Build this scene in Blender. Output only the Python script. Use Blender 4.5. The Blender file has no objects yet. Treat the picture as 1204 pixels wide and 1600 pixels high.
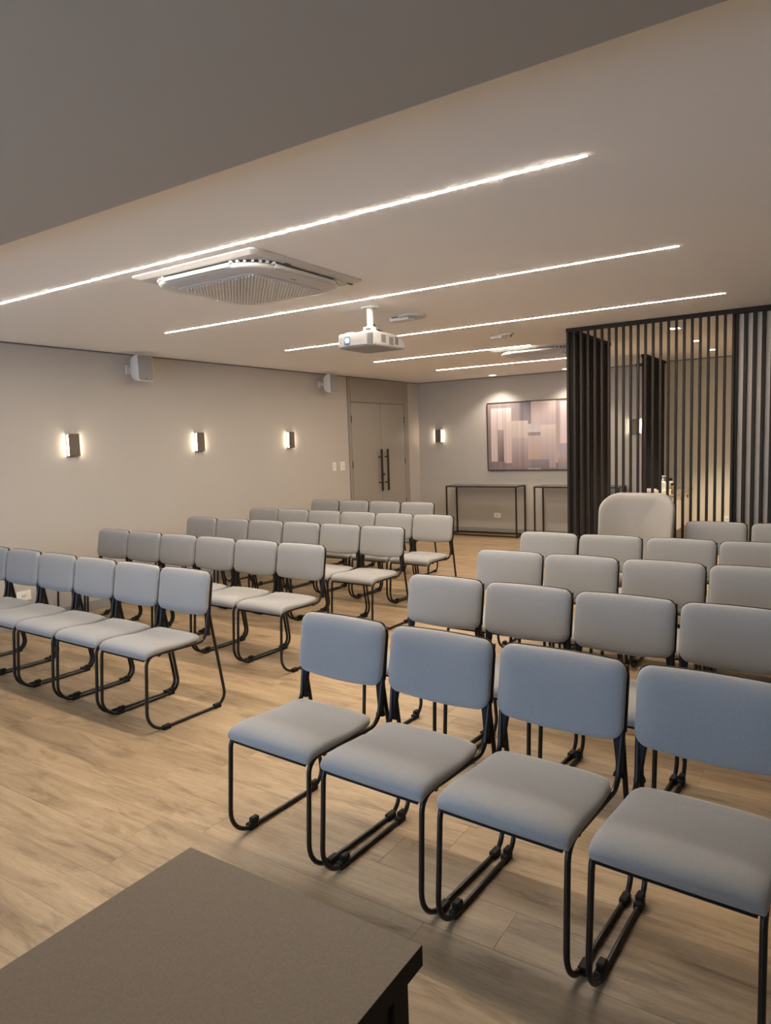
import bpy, bmesh, math, random
from mathutils import Vector, Matrix
random.seed(7)
sc = bpy.context.scene
COL = sc.collection
PI = math.pi

# ------------------------------------------------------------------ camera
FPX, YAW, PIT, ROL, CH = 1095.1, 0.58219, 0.09947, -0.0331, 1.5157
cy_, sy_ = math.cos(YAW), math.sin(YAW)
Fw = Vector((-sy_ * math.cos(PIT), cy_ * math.cos(PIT), -math.sin(PIT)))
Rt = Vector((cy_, sy_, 0.0))
Up = Rt.cross(Fw)
R2 = Rt * math.cos(ROL) + Up * math.sin(ROL)
U2 = Up * math.cos(ROL) - Rt * math.sin(ROL)
cam = bpy.data.cameras.new('camera')
cam.sensor_fit = 'VERTICAL'
cam.sensor_height = 24.0
cam.lens = 24.0 * FPX / 1600.0
cam.clip_start = 0.02
cam_o = bpy.data.objects.new('camera', cam)
COL.objects.link(cam_o)
M = Matrix((R2, U2, -Fw)).transposed().to_4x4()
M.translation = Vector((0, 0, CH))
cam_o.matrix_world = M
sc.camera = cam_o

# ------------------------------------------------------------------ world, exposure
w = bpy.data.worlds.new('world')
sc.world = w
w.use_nodes = True
w.node_tree.nodes['Background'].inputs[0].default_value = (0.5, 0.45, 0.4, 1)
w.node_tree.nodes['Background'].inputs[1].default_value = 0.02
sc.view_settings.view_transform = 'Standard'
sc.view_settings.look = 'None'
sc.view_settings.gamma = 1
sc.view_settings.use_curve_mapping = False
sc.view_settings.exposure = 0.0

STRIP_E = 290.0        # ceiling strips
SCONCE_E = 40.0
SCREEN_E = 10.5       # projected picture on the screen wall behind the photographer
DOWN_W = 80.0          # downlights, watts
WARM = (1.0, 0.87, 0.74)

# ------------------------------------------------------------------ dimensions (metres)
XL, YB, H = -6.018, 10.25, 2.473
XR, YF = 2.6, -2.4
XP = -2.112            # slatted partition plane
YS = 6.27             # slatted screen plane
XW = -0.77            # where the backed slat wall starts
YC = 10.10             # back wall of the coffee corner
YSOF = 1.62           # lower ceiling part over the photographer
ZSOF = 2.36


def lin(r, g, b):
    f = lambda c: ((c / 255 + 0.055) / 1.055) ** 2.4 if c > 10 else c / 255 / 12.92
    return (f(r), f(g), f(b), 1.0)


# ------------------------------------------------------------------ materials
def mat(name, col, rough=0.6, metal=0.0, bump=0.0, bscale=300, var=0.0, vscale=4.0, spec=0.5, sheen=0.0):
    m = bpy.data.materials.new(name)
    m.use_nodes = True
    nt = m.node_tree
    b = nt.nodes['Principled BSDF']
    b.inputs['Base Color'].default_value = col
    b.inputs['Roughness'].default_value = rough
    b.inputs['Metallic'].default_value = metal
    b.inputs['Specular IOR Level'].default_value = spec
    if sheen:
        b.inputs['Sheen Weight'].default_value = sheen
    tc = nt.nodes.new('ShaderNodeTexCoord')
    if bump:
        n = nt.nodes.new('ShaderNodeTexNoise')
        n.inputs['Scale'].default_value = bscale
        n.inputs['Detail'].default_value = 3
        nt.links.new(tc.outputs['Object'], n.inputs['Vector'])
        bp = nt.nodes.new('ShaderNodeBump')
        bp.inputs['Strength'].default_value = bump
        bp.inputs['Distance'].default_value = 0.002
        nt.links.new(n.outputs['Fac'], bp.inputs['Height'])
        nt.links.new(bp.outputs['Normal'], b.inputs['Normal'])
    if var:
        n2 = nt.nodes.new('ShaderNodeTexNoise')
        n2.inputs['Scale'].default_value = vscale
        n2.inputs['Detail'].default_value = 4
        nt.links.new(tc.outputs['Object'], n2.inputs['Vector'])
        r = nt.nodes.new('ShaderNodeValToRGB')
        r.color_ramp.elements[0].position = 0.3
        r.color_ramp.elements[1].position = 0.7
        r.color_ramp.elements[0].color = tuple(c * (1 - var) for c in col[:3]) + (1,)
        r.color_ramp.elements[1].color = tuple(min(1, c * (1 + var)) for c in col[:3]) + (1,)
        nt.links.new(n2.outputs['Fac'], r.inputs['Fac'])
        nt.links.new(r.outputs['Color'], b.inputs['Base Color'])
    return m


def emis(name, col, s):
    m = bpy.data.materials.new(name)
    m.use_nodes = True
    nt = m.node_tree
    nt.nodes.remove(nt.nodes['Principled BSDF'])
    e = nt.nodes.new('ShaderNodeEmission')
    e.inputs[0].default_value = tuple(col[:3]) + (1,)
    e.inputs[1].default_value = s
    nt.links.new(e.outputs[0], nt.nodes['Material Output'].inputs[0])
    return m


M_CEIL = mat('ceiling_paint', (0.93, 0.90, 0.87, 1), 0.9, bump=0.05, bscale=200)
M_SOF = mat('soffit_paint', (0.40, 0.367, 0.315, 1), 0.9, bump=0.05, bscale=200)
M_WALL = mat('wall_paint', (0.50, 0.462, 0.42, 1), 0.88, bump=0.08, bscale=250, var=0.015, vscale=1.5)
M_WALLB = mat('wall_paint_grey', (0.46, 0.428, 0.39, 1), 0.88, bump=0.08, bscale=250, var=0.02, vscale=1.5)
M_COPA = mat('coffee_wall_texture', (0.70, 0.65, 0.53, 1), 0.85, bump=0.25, bscale=120, var=0.06, vscale=90)
M_GAPSHADE = mat('painted_gap_shade', (0.17, 0.14, 0.115, 1), 0.9)  # dark colour standing in for the shade inside gaps
M_BASE = mat('baseboard_paint', (0.30, 0.29, 0.27, 1), 0.6)
M_DOOR = mat('door_laminate', (0.33, 0.30, 0.26, 1), 0.30, bump=0.02, bscale=500)
M_PORTAL = mat('portal_laminate', (0.30, 0.265, 0.23, 1), 0.5, bump=0.02, bscale=500)
M_BRONZE = mat('dark_bronze', (0.055, 0.038, 0.028, 1), 0.4, 0.6)
M_SCONCE = mat('sconce_bronze', (0.16, 0.125, 0.10, 1), 0.5, 0.3)
M_BLACK = mat('black_tube', (0.011, 0.008, 0.006, 1), 0.36, 0.0, spec=0.4)
M_PLAST = mat('black_plastic', (0.010, 0.008, 0.007, 1), 0.6, spec=0.25)
M_SGRILL = mat('speaker_grille', (0.33, 0.315, 0.31, 1), 0.8, bump=0.5, bscale=900)
M_SLAT = mat('slat_dark', (0.029, 0.024, 0.021, 1), 0.75, spec=0.2, bump=0.1, bscale=150)
M_SLATB = mat('slat_backing', (0.46, 0.405, 0.35, 1), 0.85, bump=0.3, bscale=300, var=0.10, vscale=160)
M_WHITE = mat('white_plastic', (0.72, 0.70, 0.67, 1), 0.4)
M_WHITE2 = mat('white_panel', (0.56, 0.55, 0.535, 1), 0.45)
M_GRILL = mat('pale_grille', (0.60, 0.60, 0.61, 1), 0.7, bump=0.6, bscale=900)
M_DARKV = mat('vent_dark', (0.10, 0.095, 0.09, 1), 0.8)
M_TABLE = mat('table_laminate', (0.200, 0.150, 0.104, 1), 0.6, spec=0.3, bump=0.15, bscale=700, var=0.10, vscale=260)
M_TSIDE = mat('table_edge', (0.011, 0.009, 0.008, 1), 0.6, spec=0.25)
M_SMOKE = mat('smoked_glass', (0.09, 0.085, 0.08, 1), 0.12)
M_SOCK = mat('socket_white', (0.88, 0.84, 0.78, 1), 0.4)
M_CAB = mat('cabinet_white', (0.66, 0.62, 0.53, 1), 0.45)
M_STONE = mat('counter_top', (0.24, 0.20, 0.15, 1), 0.3, var=0.2, vscale=60)
M_PALE = mat('pale_box', (0.80, 0.76, 0.56, 1), 0.6)
M_SOAP = mat('soap_plastic', (0.62, 0.62, 0.56, 1), 0.25)
M_AMBER = mat('amber_jar', (0.30, 0.19, 0.08, 1), 0.2)
M_PROJ = mat('projector_plastic', (0.27, 0.26, 0.255, 1), 0.5)
M_PINK = mat('pale_cup', (0.68, 0.60, 0.54, 1), 0.5)
M_GREYM = mat('grey_mark', (0.30, 0.29, 0.29, 1), 0.6)
M_STRIP = emis('strip_light', (1.0, 0.865, 0.70), STRIP_E)
M_SGLOW = emis('sconce_glow', (1.0, 0.83, 0.62), SCONCE_E)
M_DOWN = emis('downlight_glow', (1.0, 0.90, 0.78), 8.0)
M_LENS = emis('projector_beam', (0.30, 0.55, 0.85), 1.0)
M_LENS2 = emis('projector_beam_core', (0.85, 0.96, 1.0), 6.0)
M_SCREEN = emis('projected_picture', (0.42, 0.66, 1.0), SCREEN_E)
M_LED = emis('green_led', (0.3, 1.0, 0.6), 0.7)


def fabric(name, c):
    m = mat(name, c, 0.85, bump=0.35, bscale=650, sheen=0.25, spec=0.2)
    nt = m.node_tree
    b = nt.nodes['Principled BSDF']
    tc = nt.nodes['Texture Coordinate']
    n = nt.nodes.new('ShaderNodeTexNoise')
    n.inputs['Scale'].default_value = 420
    n.inputs['Detail'].default_value = 2
    nt.links.new(tc.outputs['Object'], n.inputs['Vector'])
    r = nt.nodes.new('ShaderNodeValToRGB')
    r.color_ramp.elements[0].position = 0.25
    r.color_ramp.elements[1].position = 0.75
    r.color_ramp.elements[0].color = tuple(q * 0.86 for q in c[:3]) + (1,)
    r.color_ramp.elements[1].color = tuple(q * 1.12 for q in c[:3]) + (1,)
    nt.links.new(n.outputs['Fac'], r.inputs['Fac'])
    nt.links.new(r.outputs['Color'], b.inputs['Base Color'])
    return m


M_FAB = fabric('grey_fabric', (0.335, 0.327, 0.32, 1))
M_FAB2 = fabric('grey_fabric_armchair', (0.34, 0.315, 0.29, 1))


def wood():
    m = bpy.data.materials.new('vinyl_plank')
    m.use_nodes = True
    nt = m.node_tree
    N = nt.nodes
    L = nt.links
    b = N['Principled BSDF']
    b.inputs['Roughness'].default_value = 0.42
    b.inputs['Specular IOR Level'].default_value = 0.4
    tc = N.new('ShaderNodeTexCoord')
    oi = N.new('ShaderNodeObjectInfo')
    geo = N.new('ShaderNodeNewGeometry')
    rnd = N.new('ShaderNodeMath'); rnd.operation = 'ADD'
    L.new(oi.outputs['Random'], rnd.inputs[0])
    L.new(geo.outputs['Random Per Island'], rnd.inputs[1])
    mul = N.new('ShaderNodeMath'); mul.operation = 'MULTIPLY'; mul.inputs[1].default_value = 37.0
    L.new(rnd.outputs[0], mul.inputs[0])
    comb = N.new('ShaderNodeCombineXYZ')
    L.new(mul.outputs[0], comb.inputs[0]); L.new(mul.outputs[0], comb.inputs[1]); L.new(mul.outputs[0], comb.inputs[2])
    add = N.new('ShaderNodeVectorMath'); add.operation = 'ADD'
    L.new(geo.outputs['Position'], add.inputs[0]); L.new(comb.outputs[0], add.inputs[1])

    def noise(sx, sy, scale, detail, dist=0.0, rough=0.55):
        mp = N.new('ShaderNodeMapping')
        mp.inputs['Scale'].default_value = (sx, sy, 1)
        L.new(add.outputs[0], mp.inputs['Vector'])
        n = N.new('ShaderNodeTexNoise')
        n.inputs['Scale'].default_value = scale
        n.inputs['Detail'].default_value = detail
        n.inputs['Roughness'].default_value = rough
        n.inputs['Distortion'].default_value = dist
        L.new(mp.outputs[0], n.inputs['Vector'])
        return n.outputs['Fac']

    broad = noise(0.9, 5.0, 1.6, 4, 0.8)
    fine = noise(1.1, 34.0, 3.0, 6, 0.3, 0.6)
    knot = noise(1.3, 6.0, 1.7, 6, 1.2, 0.6)
    speck = noise(9.0, 60.0, 4.0, 3, 0.0)

    r1 = N.new('ShaderNodeValToRGB')
    e = r1.color_ramp.elements
    e[0].position = 0.30; e[0].color = (0.38, 0.270, 0.165, 1)
    e[1].position = 0.68; e[1].color = (0.56, 0.415, 0.268, 1)
    k = r1.color_ramp.elements.new(0.5); k.color = (0.485, 0.352, 0.222, 1)
    L.new(broad, r1.inputs['Fac'])
    r2 = N.new('ShaderNodeValToRGB')
    r2.color_ramp.elements[0].position = 0.35; r2.color_ramp.elements[0].color = (0.87, 0.855, 0.84, 1)
    r2.color_ramp.elements[1].position = 0.62; r2.color_ramp.elements[1].color = (1.04, 1.04, 1.04, 1)
    L.new(fine, r2.inputs['Fac'])
    r3 = N.new('ShaderNodeValToRGB')
    r3.color_ramp.elements[0].position = 0.54; r3.color_ramp.elements[0].color = (1, 1, 1, 1)
    r3.color_ramp.elements[1].position = 0.80; r3.color_ramp.elements[1].color = (0.72, 0.69, 0.66, 1)
    L.new(knot, r3.inputs['Fac'])
    r4 = N.new('ShaderNodeValToRGB')
    r4.color_ramp.elements[0].position = 0.30; r4.color_ramp.elements[0].color = (0.88, 0.87, 0.86, 1)
    r4.color_ramp.elements[1].position = 0.55; r4.color_ramp.elements[1].color = (1, 1, 1, 1)
    L.new(speck, r4.inputs['Fac'])

    def mulc(a, b_):
        x = N.new('ShaderNodeMix'); x.data_type = 'RGBA'; x.blend_type = 'MULTIPLY'
        x.inputs['Factor'].default_value = 1
        L.new(a, x.inputs[6]); L.new(b_, x.inputs[7])
        return x.outputs[2]
    # dark flecks: fine streaks gathered inside soft elongated patches
    streak = noise(3.0, 95.0, 3.0, 6, 1.6, 0.75)
    rs_ = N.new('ShaderNodeValToRGB')
    rs_.color_ramp.elements[0].position = 0.40; rs_.color_ramp.elements[0].color = (0.58, 0.54, 0.50, 1)
    rs_.color_ramp.elements[1].position = 0.60; rs_.color_ramp.elements[1].color = (1, 1, 1, 1)
    L.new(streak, rs_.inputs['Fac'])
    mk = N.new('ShaderNodeMapRange')
    mk.inputs[1].default_value = 0.50; mk.inputs[2].default_value = 0.66
    L.new(knot, mk.inputs[0])
    fl_ = N.new('ShaderNodeMix'); fl_.data_type = 'RGBA'
    fl_.inputs[6].default_value = (1, 1, 1, 1)
    L.new(mk.outputs[0], fl_.inputs[0]); L.new(rs_.outputs[0], fl_.inputs[7])
    c = mulc(mulc(mulc(mulc(r1.outputs[0], r2.outputs[0]), r3.outputs[0]), r4.outputs[0]), fl_.outputs[2])
    hs = N.new('ShaderNodeHueSaturation')
    tone = N.new('ShaderNodeRGB'); tone.outputs[0].default_value = (0.88, 0.865, 0.82, 1)
    c = mulc(c, tone.outputs[0])
    mr = N.new('ShaderNodeMapRange')
    fr = N.new('ShaderNodeMath'); fr.operation = 'FRACT'
    L.new(mul.outputs[0], fr.inputs[0])
    L.new(fr.outputs[0], mr.inputs[0])
    mr.inputs[3].default_value = 0.975
    mr.inputs[4].default_value = 1.025
    L.new(mr.outputs[0], hs.inputs['Value'])
    L.new(c, hs.inputs['Color'])
    L.new(hs.outputs[0], b.inputs['Base Color'])
    bp = N.new('ShaderNodeBump')
    bp.inputs['Strength'].default_value = 0.15
    bp.inputs['Distance'].default_value = 0.001
    L.new(fine, bp.inputs['Height'])
    L.new(bp.outputs[0], b.inputs['Normal'])
    return m


M_WOOD = wood()
M_SUB = mat('subfloor', (0.20, 0.14, 0.085, 1), 0.9)

# ------------------------------------------------------------------ mesh helpers


def add_box(bm, lo, hi, bev=0.0, seg=1, mtx=None):
    x0, y0, z0 = lo
    x1, y1, z1 = hi
    vs = [bm.verts.new(p) for p in ((x0, y0, z0), (x1, y0, z0), (x1, y1, z0), (x0, y1, z0), (x0, y0, z1), (x1, y0, z1), (x1, y1, z1), (x0, y1, z1))]
    fs = [bm.faces.new([vs[i] for i in q]) for q in ((3, 2, 1, 0), (4, 5, 6, 7), (0, 1, 5, 4), (1, 2, 6, 5), (2, 3, 7, 6), (3, 0, 4, 7))]
    if bev > 0:
        es = list({e for f in fs for e in f.edges})
        r = bmesh.ops.bevel(bm, geom=es, offset=bev, segments=seg, profile=0.5, affect='EDGES')
        vs = list({v for f in r['faces'] for v in f.verts} | {v for v in vs if v.is_valid})
    if mtx is not None:
        for v in vs:
            v.co = mtx @ v.co
    return bm


def fillet(pts, rad, n=6):
    """round the inner corners of a polyline; rad one number or one per point"""
    P = [Vector(p) for p in pts]
    out = [P[0]]
    for i in range(1, len(P) - 1):
        r = rad[i] if isinstance(rad, (list, tuple)) else rad
        if r <= 0:
            out.append(P[i]); continue
        a = (P[i - 1] - P[i]); b = (P[i + 1] - P[i])
        la, lb = a.length, b.length
        a.normalize(); b.normalize()
        th = a.angle(b)
        t = min(r / math.tan(th / 2), la * 0.49, lb * 0.49)
        p0 = P[i] + a * t; p2 = P[i] + b * t
        # circular arc
        rr = t * math.tan(th / 2)
        cen = P[i] + (a + b).normalized() * (rr / math.sin(th / 2))
        v0 = p0 - cen; v1 = p2 - cen
        ang = v0.angle(v1) if v0.length > 1e-9 else 0
        ax = v0.cross(v1)
        for k in range(n + 1):
            if ax.length < 1e-12:
                out.append(P[i]); break
            out.append(cen + Matrix.Rotation(ang * k / n, 3, ax.normalized()) @ v0)
    out.append(P[-1])
    return out


def add_tube(bm, pts, r, seg=10, closed=False, cap=True):
    P = [Vector(p) for p in pts]
    Q = [P[0]]
    for p in P[1:]:
        if (p - Q[-1]).length > 1e-6:
            Q.append(p)
    P = Q
    n = len(P)
    rings = []
    t0 = (P[1] - P[0]).normalized()
    ref = Vector((0, 0, 1)) if abs(t0.z) < 0.9 else Vector((1, 0, 0))
    nrm = t0.cross(ref).normalized()
    prev = t0
    for i in range(n):
        if closed:
            t = (P[(i + 1) % n] - P[i - 1]).normalized()
        elif i == 0:
            t = t0
        elif i == n - 1:
            t = (P[-1] - P[-2]).normalized()
        else:
            t = ((P[i + 1] - P[i]).normalized() + (P[i] - P[i - 1]).normalized()).normalized()
        ax = prev.cross(t)
        if ax.length > 1e-9:
            nrm = Matrix.Rotation(prev.angle(t), 3, ax.normalized()) @ nrm
        prev = t
        b = t.cross(nrm).normalized()
        nrm = b.cross(t).normalized()
        rr = r[i] if isinstance(r, (list, tuple)) else r
        rings.append([bm.verts.new(P[i] + (nrm * math.cos(2 * PI * k / seg) + b * math.sin(2 * PI * k / seg)) * rr) for k in range(seg)])
    m = n if closed else n - 1
    for i in range(m):
        A, B = rings[i], rings[(i + 1) % n]
        for k in range(seg):
            f = bm.faces.new((A[k], A[(k + 1) % seg], B[(k + 1) % seg], B[k]))
            f.smooth = True
    if cap and not closed:
        bm.faces.new(list(reversed(rings[0])))
        bm.faces.new(rings[-1])
    return bm


def add_lathe(bm, prof, cx=0, cy=0, seg=20, mtx=None):
    rings = []
    for r, z in prof:
        rings.append([bm.verts.new((cx + max(r, 1e-4) * math.cos(2 * PI * k / seg), cy + max(r, 1e-4) * math.sin(2 * PI * k / seg), z)) for k in range(seg)])
    for A, B in zip(rings, rings[1:]):
        for k in range(seg):
            f = bm.faces.new((A[k], A[(k + 1) % seg], B[(k + 1) % seg], B[k]))
            f.smooth = True
    bm.faces.new(list(reversed(rings[0]))); bm.faces.new(rings[-1])
    if mtx is not None:
        for R in rings:
            for v in R:
                v.co = mtx @ v.co
    return bm


def rrect(hw, hh, r, n=6):
    """rounded rectangle outline, counter-clockwise, half sizes hw x hh"""
    out = []
    for cx, cy, a0 in ((hw - r, hh - r, 0), (-hw + r, hh - r, PI / 2), (-hw + r, -hh + r, PI), (hw - r, -hh + r, 1.5 * PI)):
        for k in range(n + 1):
            a = a0 + PI / 2 * k / n
            out.append((cx + r * math.cos(a), cy + r * math.sin(a)))
    return out


def loft(bm, loops, cap0=True, cap1=True, smooth=True, closed_loop=True):
    R = [[bm.verts.new(p) for p in lp] for lp in loops]
    n = len(R[0])
    for A, B in zip(R, R[1:]):
        for k in range(n if closed_loop else n - 1):
            f = bm.faces.new((A[k], A[(k + 1) % n], B[(k + 1) % n], B[k]))
            f.smooth = smooth
    if cap0:
        f = bm.faces.new(list(reversed(R[0]))); f.smooth = False
    if cap1:
        f = bm.faces.new(R[-1]); f.smooth = False
    return R


def mesh_of(bm, name, m, smooth_angle=None):
    bmesh.ops.recalc_face_normals(bm, faces=bm.faces)
    me = bpy.data.meshes.new(name)
    bm.to_mesh(me)
    bm.free()
    if m is not None:
        me.materials.append(m)
    return me


def link(name, me, parent=None, loc=None, rot=None):
    o = bpy.data.objects.new(name, me)
    COL.objects.link(o)
    if parent is not None:
        o.parent = parent
    if loc is not None:
        o.location = loc
    if rot is not None:
        o.rotation_euler = rot
    return o


def obj(name, bm, m, parent=None, **k):
    return link(name, mesh_of(bm, name, m), parent, **k)


def box(name, lo, hi, m, parent=None, bev=0.0, seg=1):
    return obj(name, add_box(bmesh.new(), lo, hi, bev, seg), m, parent)


def thing(name, label, cat, loc=(0, 0, 0), rz=0.0, group=None):
    o = link(name, None, None, loc, (0, 0, rz))
    o.empty_display_size = 0.1
    o['label'] = label
    o['category'] = cat
    if group:
        o['group'] = group
    return o


def struct(o):
    o['kind'] = 'structure'
    return o


def part_copies(src, dst):
    for ch in list(src.children):
        c = ch.copy()
        COL.objects.link(c)
        c.parent = dst
        for g in list(ch.children):
            d = g.copy()
            COL.objects.link(d)
            d.parent = c


def dup(root, loc, rz, label, group):
    r = root.copy()
    COL.objects.link(r)
    r.location = loc
    r.rotation_euler = (0, 0, rz)
    r['label'] = label
    r['group'] = group
    part_copies(root, r)
    return r


# ------------------------------------------------------------------ room shell
TH = 0.12
wl = struct(box('wall_left', (XL - TH, YF - TH, -0.05), (XL, YB + TH, H + 0.05), M_WALL))
wb = struct(box('wall_back', (XL, YB, -0.05), (XP - 0.0, YB + TH, H + 0.05), M_WALLB))
wb2 = struct(box('wall_coffee', (XP + 0.0, YC, -0.05), (XW + 0.02, YB + TH, H + 0.05), M_COPA))
wc = struct(box('wall_coffee_side', (XW, YS + 0.10, -0.05), (XW + 0.12, YC, H + 0.05), M_COPA))
wr = struct(box('wall_right', (XR, YF - TH, -0.05), (XR + TH, YS + 0.2, H + 0.05), M_WALL))
wf = struct(box('wall_front', (XL, YF - TH, -0.05), (XR, YF, H + 0.05), M_WALL))
ce = struct(box('ceiling', (XL - TH, YSOF, H), (XR + TH, YB + TH, H + 0.1), M_CEIL))
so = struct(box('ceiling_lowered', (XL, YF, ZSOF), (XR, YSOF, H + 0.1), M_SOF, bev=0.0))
# solid dark strips round the wall tops, coloured as the shade of a gap
struct(box('gap_shade_1', (XL, YSOF, H - 0.012), (XL + 0.006, YB, H - 0.002), M_GAPSHADE))
struct(box('gap_shade_2', (XL, YB - 0.006, H - 0.010), (XP, YB, H - 0.002), M_GAPSHADE))
struct(box('gap_shade_3', (XP + 0.03, YC - 0.006, H - 0.010), (XW, YC, H - 0.002), M_GAPSHADE))
# skirting boards
struct(box('baseboard_left', (XL, YF, 0), (XL + 0.015, 8.20, 0.09), M_BASE, bev=0.002))
struct(box('baseboard_back', (XL + 0.0, YB - 0.015, 0), (XP - 0.03, YB, 0.09), M_BASE, bev=0.002))
struct(box('baseboard_coffee', (XP + 0.03, YC - 0.015, 0), (XW, YC, 0.09), M_BASE, bev=0.002))
struct(box('baseboard_right', (XR - 0.015, YF, 0), (XR, YS, 0.09), M_BASE, bev=0.002))

# floor: subfloor with separate planks running along x
fl = struct(box('floor', (XL, YF, -0.06), (XR, YB + 0.05, -0.0035), M_SUB))
PW, PL = 0.19, 1.25
plank_list = []
nrow = int((YB - YF) / PW) + 1
for r in range(nrow):
    y0 = YF + r * PW
    y1 = min(y0 + PW, YB)
    x = XL - random.random() * PL
    while x < XR:
        a, b = max(x, XL), min(x + PL, XR)
        if b - a > 0.03:
            plank_list.append((a, b, y0, y1))
        x += PL


def in_view(x, y, z=0.0, m=1.15):
    d = Vector((x, y, z - CH))
    f = d.dot(Fw)
    return f > 0.2 and abs(d.dot(R2) / f * FPX) < 602 * m and abs(d.dot(U2) / f * FPX) < 800 * m


def pkey(p):
    a, b, y0, y1 = p
    vis = any(in_view(x, (y0 + y1) / 2) for x in (a, (a + b) / 2, b))
    return (0 if vis else 1, math.hypot((a + b) / 2, (y0 + y1) / 2))


plank_list.sort(key=pkey)


def plank_bm(bm, a, b, y0, y1, dz):
    g = 0.0003
    x0, x1, ya, yb = a + g, b - g, y0 + g, y1 - g
    e = 0.0007
    z0, z1, z2 = -0.0035, dz - 0.0005, dz
    lo = [bm.verts.new(p) for p in ((x0, ya, z0), (x1, ya, z0), (x1, yb, z0), (x0, yb, z0))]
    mi = [bm.verts.new(p) for p in ((x0, ya, z1), (x1, ya, z1), (x1, yb, z1), (x0, yb, z1))]
    hi = [bm.verts.new(p) for p in ((x0 + e, ya + e, z2), (x1 - e, ya + e, z2), (x1 - e, yb - e, z2), (x0 + e, yb - e, z2))]
    for A, B in ((lo, mi), (mi, hi)):
        for k in range(4):
            bm.faces.new((A[k], A[(k + 1) % 4], B[(k + 1) % 4], B[k]))
    bm.faces.new(hi)
    return bm


for (a, b, y0, y1) in plank_list[:300]:
    obj('plank', plank_bm(bmesh.new(), a, b, y0, y1, 0.0), M_WOOD, fl)
bm = bmesh.new()
for (a, b, y0, y1) in plank_list[300:]:
    plank_bm(bm, a, b, y0, y1, 0.0)
o = obj('distant_planks', bm, M_WOOD, fl)
o['kind'] = 'stuff'

# ------------------------------------------------------------------ entrance: portal panel, double door
DY0, DY1, DZ = 8.275, 9.735, 2.11
bm = bmesh.new()
add_box(bm, (XL, 8.23, 0), (XL + 0.024, DY0, H - 0.012), 0.001)
add_box(bm, (XL, DY1, 0), (XL + 0.03, 9.865, H - 0.012), 0.001)
add_box(bm, (XL, DY0, DZ), (XL + 0.03, DY1, H - 0.012), 0.001)
struct(obj('trim_4', bm, M_PORTAL))
struct(box('door_gap_shade', (XL, DY0, 0.0), (XL + 0.008, DY1, DZ), M_GAPSHADE))  # dark sheet behind the leaves, shade of the door joints put into its colour
ymid = 9.045
for n, (a, b, hx) in enumerate(((DY0 + 0.006, ymid - 0.003, -1), (ymid + 0.003, DY1 - 0.006, 1))):
    d = struct(box('door_%d' % (n + 1), (XL + 0.008, a, 0.008), (XL + 0.028, b, DZ - 0.008), M_DOOR, bev=0.0015))
    yh = ymid + hx * 0.085
    h = obj('door_handle', add_box(bmesh.new(), (XL + 0.075, yh - 0.016, 0.77), (XL + 0.10, yh + 0.016, 1.41), 0.003), M_BRONZE, d)
    for z in (0.90, 1.29):
        obj('handle_post', add_tube(bmesh.new(), [(XL + 0.028, yh, z), (XL + 0.078, yh, z)], 0.010, 10), M_BRONZE, h)
    yk = DY0 + 0.02 if hx < 0 else DY1 - 0.02
    for z in (0.55, 1.20, 1.86):
        obj('hinge', add_tube(bmesh.new(), [(XL + 0.031, yk - hx * -0.014, z - 0.05), (XL + 0.031, yk - hx * -0.014, z + 0.05)], 0.006, 8), M_BRONZE, d)
    if hx > 0:
        obj('keyhole_rose', add_tube(bmesh.new(), [(XL + 0.028, ymid + 0.05, 1.02), (XL + 0.036, ymid + 0.05, 1.02)], 0.018, 14), M_BRONZE, d)


# wall plates
def plate(label, loc, normal, w_, h_, kind, group=None, mod=1):
    """normal 'x' (on left wall) or 'y' (on back wall, facing -y)"""
    t = thing(kind, label, 'switch' if kind == 'light_switch' else 'socket', loc, 0 if normal == 'y' else PI / 2, group)
    obj('cover_plate', add_box(bmesh.new(), (-w_ / 2, -0.009, -h_ / 2), (w_ / 2, 0, h_ / 2), 0.003, 2), M_SOCK, t)
    for k in range(mod):
        zc = (k - (mod - 1) / 2) * h_ * 0.27
        if kind == 'light_switch':
            obj('rocker', add_box(bmesh.new(), (-w_ * 0.28, -0.013, zc - h_ * 0.11), (w_ * 0.28, -0.008, zc + h_ * 0.11), 0.002), M_WHITE, t)
        else:
            s = obj('socket_insert', add_box(bmesh.new(), (-0.022, -0.0115, zc - 0.014), (0.022, -0.008, zc + 0.014), 0.003), M_WHITE, t)
            bm = bmesh.new()
            for dx in (-0.009, 0, 0.009):
                add_tube(bm, [(dx, -0.0125, zc), (dx, -0.0105, zc)], 0.0025, 8)
            obj('pin_holes', bm, M_DARKV, s)
    return t


plate('white single switch plate left of the double door', (XL, 7.865, 1.195), 'x', 0.075, 0.12, 'light_switch', mod=2)
plate('white wide switch plate nearest the double door', (XL, 8.06, 1.195), 'x', 0.10, 0.12, 'light_switch', mod=3)
plate('white socket low on the left wall behind the front row', (XL, 3.31, 0.275), 'x', 0.13, 0.085, 'wall_socket')
plate('white socket on the back wall under the first console table', (-4.615, YB, 0.297), 'y', 0.115, 0.075, 'wall_socket')
plate('white socket low on the coffee corner wall seen between slats', (-1.283, YC, 0.36), 'y', 0.12, 0.075, 'wall_socket')

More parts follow.
